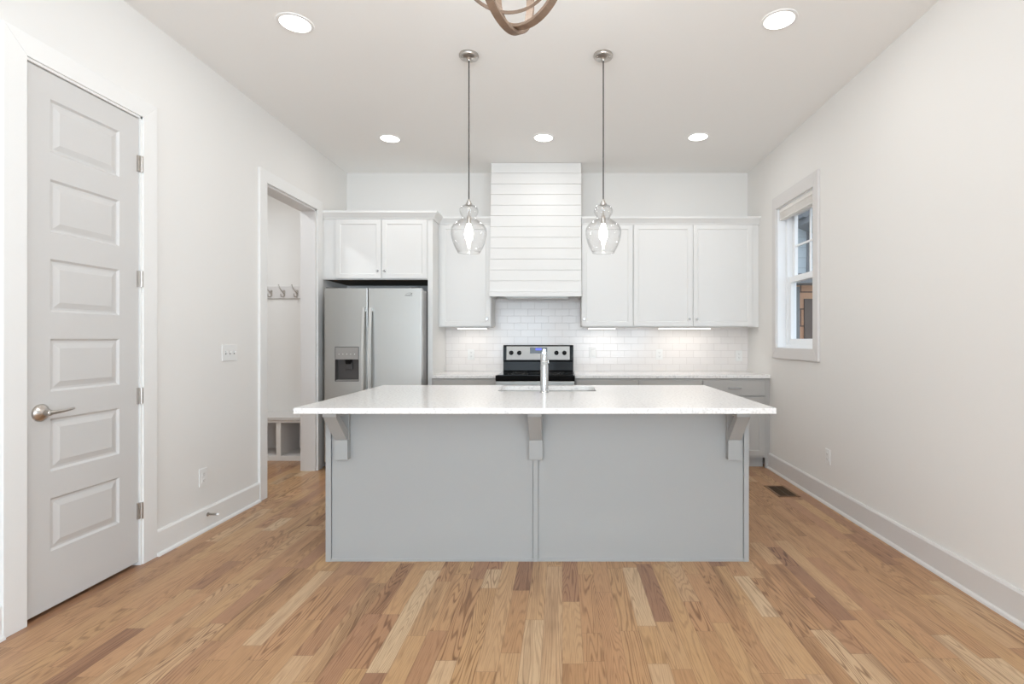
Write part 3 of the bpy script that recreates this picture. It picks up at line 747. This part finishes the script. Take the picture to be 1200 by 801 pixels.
for x, y, _ in spots: area('downlight', (x, y, ZC-.012), (0, 0, 0), .16, .16, P_DOWN, (1, .99, .97), shape='DISK')
# added unseen fixture, brightens the mudroom
mr = thing('recessed_ceiling_light', 'added unseen round fill light in the mudroom ceiling', 'ceiling light', (-3.3, 4.4, ZC))
dd = MB().lathe([(.084, ZC-.001), (.084, ZC-.004), (.05, ZC-.0055), (.001, ZC-.006)], (-3.3, 4.4, 0), 32).build('lens', LENS, mr)
area('mudroom_fill_light', (-3.3, 4.4, ZC-.012), (0, 0, 0), .16, .16, 22, (.93, .97, 1), shape='DISK')

# under-cabinet lights
for x0, x1, lab in ((-1.12, -.80, 'slim lit under-cabinet light left of the stove'), (.27, .57, 'short lit under-cabinet light nearest the stove on the right'), (1.02, 1.58, 'long lit under-cabinet light below the double-door cabinet')):
    t = thing('under_cabinet_light', lab, 'light', ((x0+x1)/2, 5.45, UZ0), 'lights under the wall cabinets')
    MB().box(x0, x1, 5.42, 5.49, UZ0-.012, UZ0+.006).build('housing', PLATE, t, bevel=.002)
    MB().box(x0+.01, x1-.01, 5.425, 5.485, UZ0-.016, UZ0-.012).build('diffuser', LED, t)
    area('under_light', ((x0+x1)/2, 5.455, UZ0-.019), (0, 0, 0), x1-x0-.02, .05, P_UNDER*(x1-x0)/.3, (1, .95, .88))

# ------------------------------------------------------------------ outlets and switches
def plate(name, label, cat, c, wid, face, kind, n=1):
    """face: 'L' on left wall (normal +x), 'R' right wall, 'B' back wall; built in local frame then mapped"""
    t = thing(name, label, cat, c)
    def mp(u, d, z):
        return {'L': (c[0]+d, c[1]+u, c[2]+z), 'R': (c[0]-d, c[1]-u, c[2]+z), 'B': (c[0]+u, c[1]-d, c[2]+z)}[face]
    def lb(m, u0, u1, d0, d1, z0, z1):
        a = mp(u0, d0, z0); b = mp(u1, d1, z1)
        m.box(min(a[0], b[0]), max(a[0], b[0]), min(a[1], b[1]), max(a[1], b[1]), min(a[2], b[2]), max(a[2], b[2]))
    m = MB(); lb(m, -wid/2, wid/2, 0, .006, -.058, .058); m.build('plate', PLATE, t, bevel=.002)
    for i in range(n):
        u = (i-(n-1)/2)*.046
        if kind == 'outlet':
            for zc in (-.020, .020):
                m = MB(); lb(m, u-.016, u+.016, .005, .0085, zc-.014, zc+.014); rc = m.build('receptacle', PLATE, t, bevel=.002)
                m = MB(); lb(m, u-.008, u-.006, .008, .0088, zc-.003, zc+.007); lb(m, u+.006, u+.008, .008, .0088, zc-.003, zc+.007); lb(m, u-.002, u+.002, .008, .0088, zc-.009, zc-.005)
                m.build('slot', SLOT, rc)
        elif kind == 'rocker':
            m = MB(); lb(m, u-.016, u+.016, .005, .009, -.033, .033); m.build('rocker', PLATE, t, bevel=.002)
        else:
            m = MB(); lb(m, u-.0055, u+.0055, .005, .0065, -.012, .012); m.build('toggle_slot', SLOT, t)
            m = MB(); lb(m, u-.004, u+.004, .006, .018, -.002, .010); m.build('toggle', PLATE, t, bevel=.001)
    return t
plate('light_switch', 'white triple toggle switch plate on the left wall beside the doorway', 'light switch', (XL, 3.655, 1.17), .165, 'L', 'toggle', 3)
plate('wall_outlet', 'white wall outlet low on the left wall above the door stop', 'outlet', (XL, 3.385, .355), .073, 'L', 'outlet')
plate('wall_outlet', 'white wall outlet low on the right wall above the baseboard', 'outlet', (XR, 3.935, .365), .073, 'R', 'outlet')
plate('light_switch', 'white switch plate on tile just right of the stove', 'light switch', (.332, YB-.008, 1.12), .073, 'B', 'rocker')
plate('wall_outlet', 'white outlet on tile under the long under-cabinet light', 'outlet', (1.068, YB-.008, 1.10), .073, 'B', 'outlet')
plate('wall_outlet', 'white outlet on tile closest to the right wall', 'outlet', (1.945, YB-.008, 1.085), .073, 'B', 'outlet')
plate('wall_outlet', 'white outlet on tile between the refrigerator panel and stove', 'outlet', (-1.005, YB-.008, 1.10), .073, 'B', 'outlet')

# door stop
t = thing('door_stop', 'small metal spring door stop screwed to the left baseboard', 'door stop', (XL+.016, 3.41, .102))
m = MB(); m.lathe([(.013, 0), (.013, .004), (.007, .008)], (XL+.016, 3.41, .102), 18, 'x'); m.build('mounting_base', NICKEL, t, smooth=True)
m = MB(); m.tube([(XL+.022+.055*k/60, 3.41+.006*math.cos(k*1.05), .102+.006*math.sin(k*1.05)) for k in range(61)], .0016, 6); m.build('spring', NICKEL, t, smooth=True)
m = MB(); m.lathe([(.0075, .076), (.0085, .080), (.0085, .090), (.006, .093)], (XL+.001, 3.41, .102), 16, 'x'); m.build('rubber_tip', PLATE, t, smooth=True)

# floor vent
t = thing('floor_vent', 'brown metal floor register in the oak floor by the right wall', 'vent', (1.83, 4.27, 0))
vx0, vx1, vy0, vy1 = 1.740, 1.915, 4.11, 4.425
m = MB().box(vx0, vx0+.022, vy0, vy1, 0, .004).box(vx1-.022, vx1, vy0, vy1, 0, .004).box(vx0, vx1, vy0, vy0+.022, 0, .004).box(vx0, vx1, vy1-.022, vy1, 0, .004); m.build('frame', mat('wood_tone_register', (122, 88, 58), .4, var=.05), t, bevel=.001)
m = MB().box(vx0+.02, vx1-.02, vy0+.02, vy1-.02, 0, .0012)
m.build('duct_opening', mat('dark_duct', (40, 32, 24), .8), t)
m = MB()
for k in range(17): y = vy0+.030+k*.0155; m.box(vx0+.02, vx1-.02, y, y+.006, .001, .0036)
m.box((vx0+vx1)/2-.003, (vx0+vx1)/2+.003, vy0+.02, vy1-.02, .001, .0038)
m.build('grille', BRONZE, t)

# ------------------------------------------------------------------ mudroom bench and hooks
bx0, bx1 = MX0+.001, XL-TH-.001; by0 = 5.34
bn = thing('mudroom_bench', 'white built-in bench with open cubbies seen through the doorway', 'bench', (-3.3, 5.5, 0))
m = MB().box(bx0, bx1, by0-.02, MYB-.001, .425, .455); m.build('seat', TRIMG, bn, bevel=.003)
m = MB().box(bx0, bx1, by0, by0+.02, .395, .425).box(bx0, bx1, by0, by0+.02, 0, .050); 
for x in (-3.99, -3.485, -2.962, -2.52): m.box(x-.023, x+.023, by0, by0+.02, .05, .395)
m.build('face_frame', TRIMW, bn, bevel=.001)
m = MB().box(bx0, bx1, by0+.02, MYB-.012, .035, .050); m.build('cubby_floor', TRIMG, bn)
for x in (-3.99, -3.485, -2.962): MB().box(x-.009, x+.009, by0+.02, MYB-.012, .05, .425).build('divider', TRIMG, bn)
MB().box(bx0, bx1, MYB-.012, MYB-.001, .035, .425).build('cubby_back', TRIMG, bn)
m = MB().box(bx0, bx1, MYB-.019, MYB-.0005, 1.725, 1.86)
tag(m.build('hook_rail', TRIMG, bevel=.002), 'pale hook board across the mudroom wall', 'hook board')
hk = None
hy0 = MYB-.019
for i, (x, lab) in enumerate(((-3.262, 'leftmost of the three metal coat hooks'), (-3.118, 'middle one of the three metal coat hooks'), (-2.972, 'rightmost of the three metal coat hooks'))):
    if i == 0:
        z = 1.79
        hk = thing('coat_hook', lab, 'hook', (x, hy0, z), 'coat hooks in the mudroom')
        m = MB(); m.prism(rrect(x-.011, x+.011, z-.045, z+.030, .010), 'y', hy0-.004, hy0); m.build('back_plate', NICKEL, hk, bevel=.001)
        m = MB(); pts = []
        for k in range(11):
            a = k/10; pts.append((x-.003-.028*a**1.5, hy0-.004-.055*math.sin(a*PI/2), z-.005+.085*a**1.6))
        m.tube(pts, [.006-.002*k/10 for k in range(11)], 10); m.lathe([(.002, -.007), (.0065, -.003), (.0065, .003), (.002, .007)], pts[-1], 12); m.build('upper_prong', NICKEL, hk, smooth=True)
        m = MB(); pts = []
        for k in range(13):
            a = math.radians(90+k*17); pts.append((x-.004-.010*(k/12), hy0-.026+.022*math.cos(a-PI/2)-.0, z-.030-.022*math.sin(a-PI/2)))
        m.tube(pts, .0055, 10); m.lathe([(.002, -.007), (.007, -.003), (.007, .003), (.002, .007)], pts[-1], 12); m.build('lower_prong', NICKEL, hk, smooth=True)
    else: dup(hk, (x, hy0, 1.79), lab)

# ------------------------------------------------------------------ chandelier (only its lowest loops are in the picture)
CD = 1.62; cxc = -.15; czc = 2.56
ch = thing('chandelier', 'weathered wood band chandelier hanging at the top edge above the pendants', 'chandelier', (cxc, CD, ZC))
def band(cx, cy, cz, rx, rz, yaw, tilt, roll, wdt=.030, thk=.006, n=72):
    m = MB(); M_ = Matrix.Rotation(math.radians(yaw), 4, 'Z') @ Matrix.Rotation(math.radians(tilt), 4, 'X') @ Matrix.Rotation(math.radians(roll), 4, 'Y')
    rings = []
    for i in range(n):
        a = 2*PI*i/n
        c_, s_ = math.cos(a), math.sin(a)
        nr = Vector((c_/rx, 0, s_/rz)).normalized()
        q = []
        for dt, dw in ((-thk/2, -wdt/2), (thk/2, -wdt/2), (thk/2, wdt/2), (-thk/2, wdt/2)):
            p = Vector((rx*c_, 0, rz*s_))+nr*dt+Vector((0, dw, 0))
            q.append(m.bm.verts.new(Vector((cx, cy, cz))+(M_ @ p)))
        rings.append(q)
    for i in range(n):
        a, b = rings[i], rings[(i+1) % n]
        for k in range(4): m.bm.faces.new([a[k], a[(k+1) % 4], b[(k+1) % 4], b[k]])
    return m.build('wood_band', CHWOOD, ch, bevel=.001)
def orb(yaw, dx, dz, r=.17, tilt=0, roll=0): band(cxc+dx, CD, 2.245+r+dz, r, r, yaw, tilt, roll, .027, .010)
orb(66, -.030, .012)
orb(-38, .045, .018, .14)
orb(10, -.03, .085, .17, 30)
MB().tube([(cxc, CD, czc+.10), (cxc, CD, ZC-.02)], .006, 10).build('rod', NICKEL, ch)
MB().lathe([(.065, ZC-.0005), (.065, ZC-.02), (.02, ZC-.03)], (cxc, CD, 0), 30).build('ceiling_canopy', NICKEL, ch, smooth=True)
MB().lathe([(.01, czc+.19), (.018, czc+.17), (.02, czc+.04), (.01, czc+.03)], (cxc, CD, 0), 20).build('stem', NICKEL, ch, smooth=True)
for k in range(3):
    a = 2*PI*k/3; ax, ay = cxc+.07*math.cos(a), CD+.07*math.sin(a)
    m = MB(); m.tube([(cxc, CD, czc+.07), (ax, ay, czc+.05)], .004, 8); m.lathe([(.012, czc+.045), (.012, czc+.11)], (ax, ay, 0), 14); m.build('candle_arm', NICKEL, ch)
    MB().lathe([(.009, czc+.11), (.016, czc+.13), (.012, czc+.155), (.002, czc+.18)], (ax, ay, 0), 14).build('bulb', BULB, ch, smooth=True)
    l = bpy.data.lights.new('candle_light', 'POINT'); l.energy = P_CHAND; l.shadow_soft_size = .08; l.color = (.92, .97, 1)
    o = bpy.data.objects.new('candle_light', l); C.objects.link(o); o.location = (ax*1.0, ay, czc+.215)

# ------------------------------------------------------------------ outside the small window: neighbouring house
nh = thing('neighbouring_house', 'grey-sided neighbouring house with a tan sheathed lower wall, seen through the small window', 'house', (6, 9.2, 0))
HYY = 9.0
def hX(p): return (p-659)*HYY/600
def hZ(v): return HC+(397.5-v)*HYY/600
SIDING = brick_mat('pale_blue_grey_siding', (186, 196, 202), (182, 192, 199), (158, 168, 174), 3.0, .18, .006, .7)
TAN = brick_mat('tan_sheathing', (216, 170, 138), (208, 160, 128), (96, 70, 58), .42, .30, .012, .8, offset=.3)
GREYX = mat('dark_grey_fascia', (116, 118, 121), .6, var=.03)
BROWNX = mat('dark_brown_opening', (98, 86, 80), .8, var=.08)
MB().box(2.6, 10, HYY, HYY+.3, hZ(322), 6.5).build('upper_wall', SIDING, nh)
MB().box(2.6, 10, HYY+.02, HYY+.3, -.3, hZ(322)).build('lower_wall', TAN, nh)
MB().box(2.6, hX(935.5), HYY-.06, HYY+.1, -.3, hZ(336)).build('grey_corner_wall', GREYX, nh)
MB().box(hX(942.5), hX(975), HYY-.02, HYY+.04, 0, hZ(350)).build('garage_opening', BROWNX, nh)
MB().box(2.6, 10, HYY-.35, HYY+.02, hZ(334), hZ(323)).build('soffit', GREYX, nh)
MB().box(hX(945), hX(947.5), HYY-.03, HYY+.01, hZ(322), 6.5).build('corner_board', GREYX, nh)
m = MB(); m.prism([(hX(930), hZ(262)), (hX(938), hZ(250)), (hX(965), hZ(238)), (hX(965), hZ(215)), (hX(925), hZ(215)), (hX(925), hZ(262))], 'y', HYY-.5, HYY-.1); m.build('roof_eave', GREYX, nh)
m = MB(); m.prism([(hX(930), hZ(262)), (hX(965), hZ(274)), (hX(965), hZ(281)), (hX(930), hZ(268))], 'y', HYY-.6, HYY-.1); m.build('gutter', GREYX, nh)
m = MB().box(XR+.3, 14, -8, 14, -.35, -.3); struct(m.build('ground', mat('outdoor_ground', (128, 122, 110), .9, bump=.4, var=.15)), 'bare ground outside')
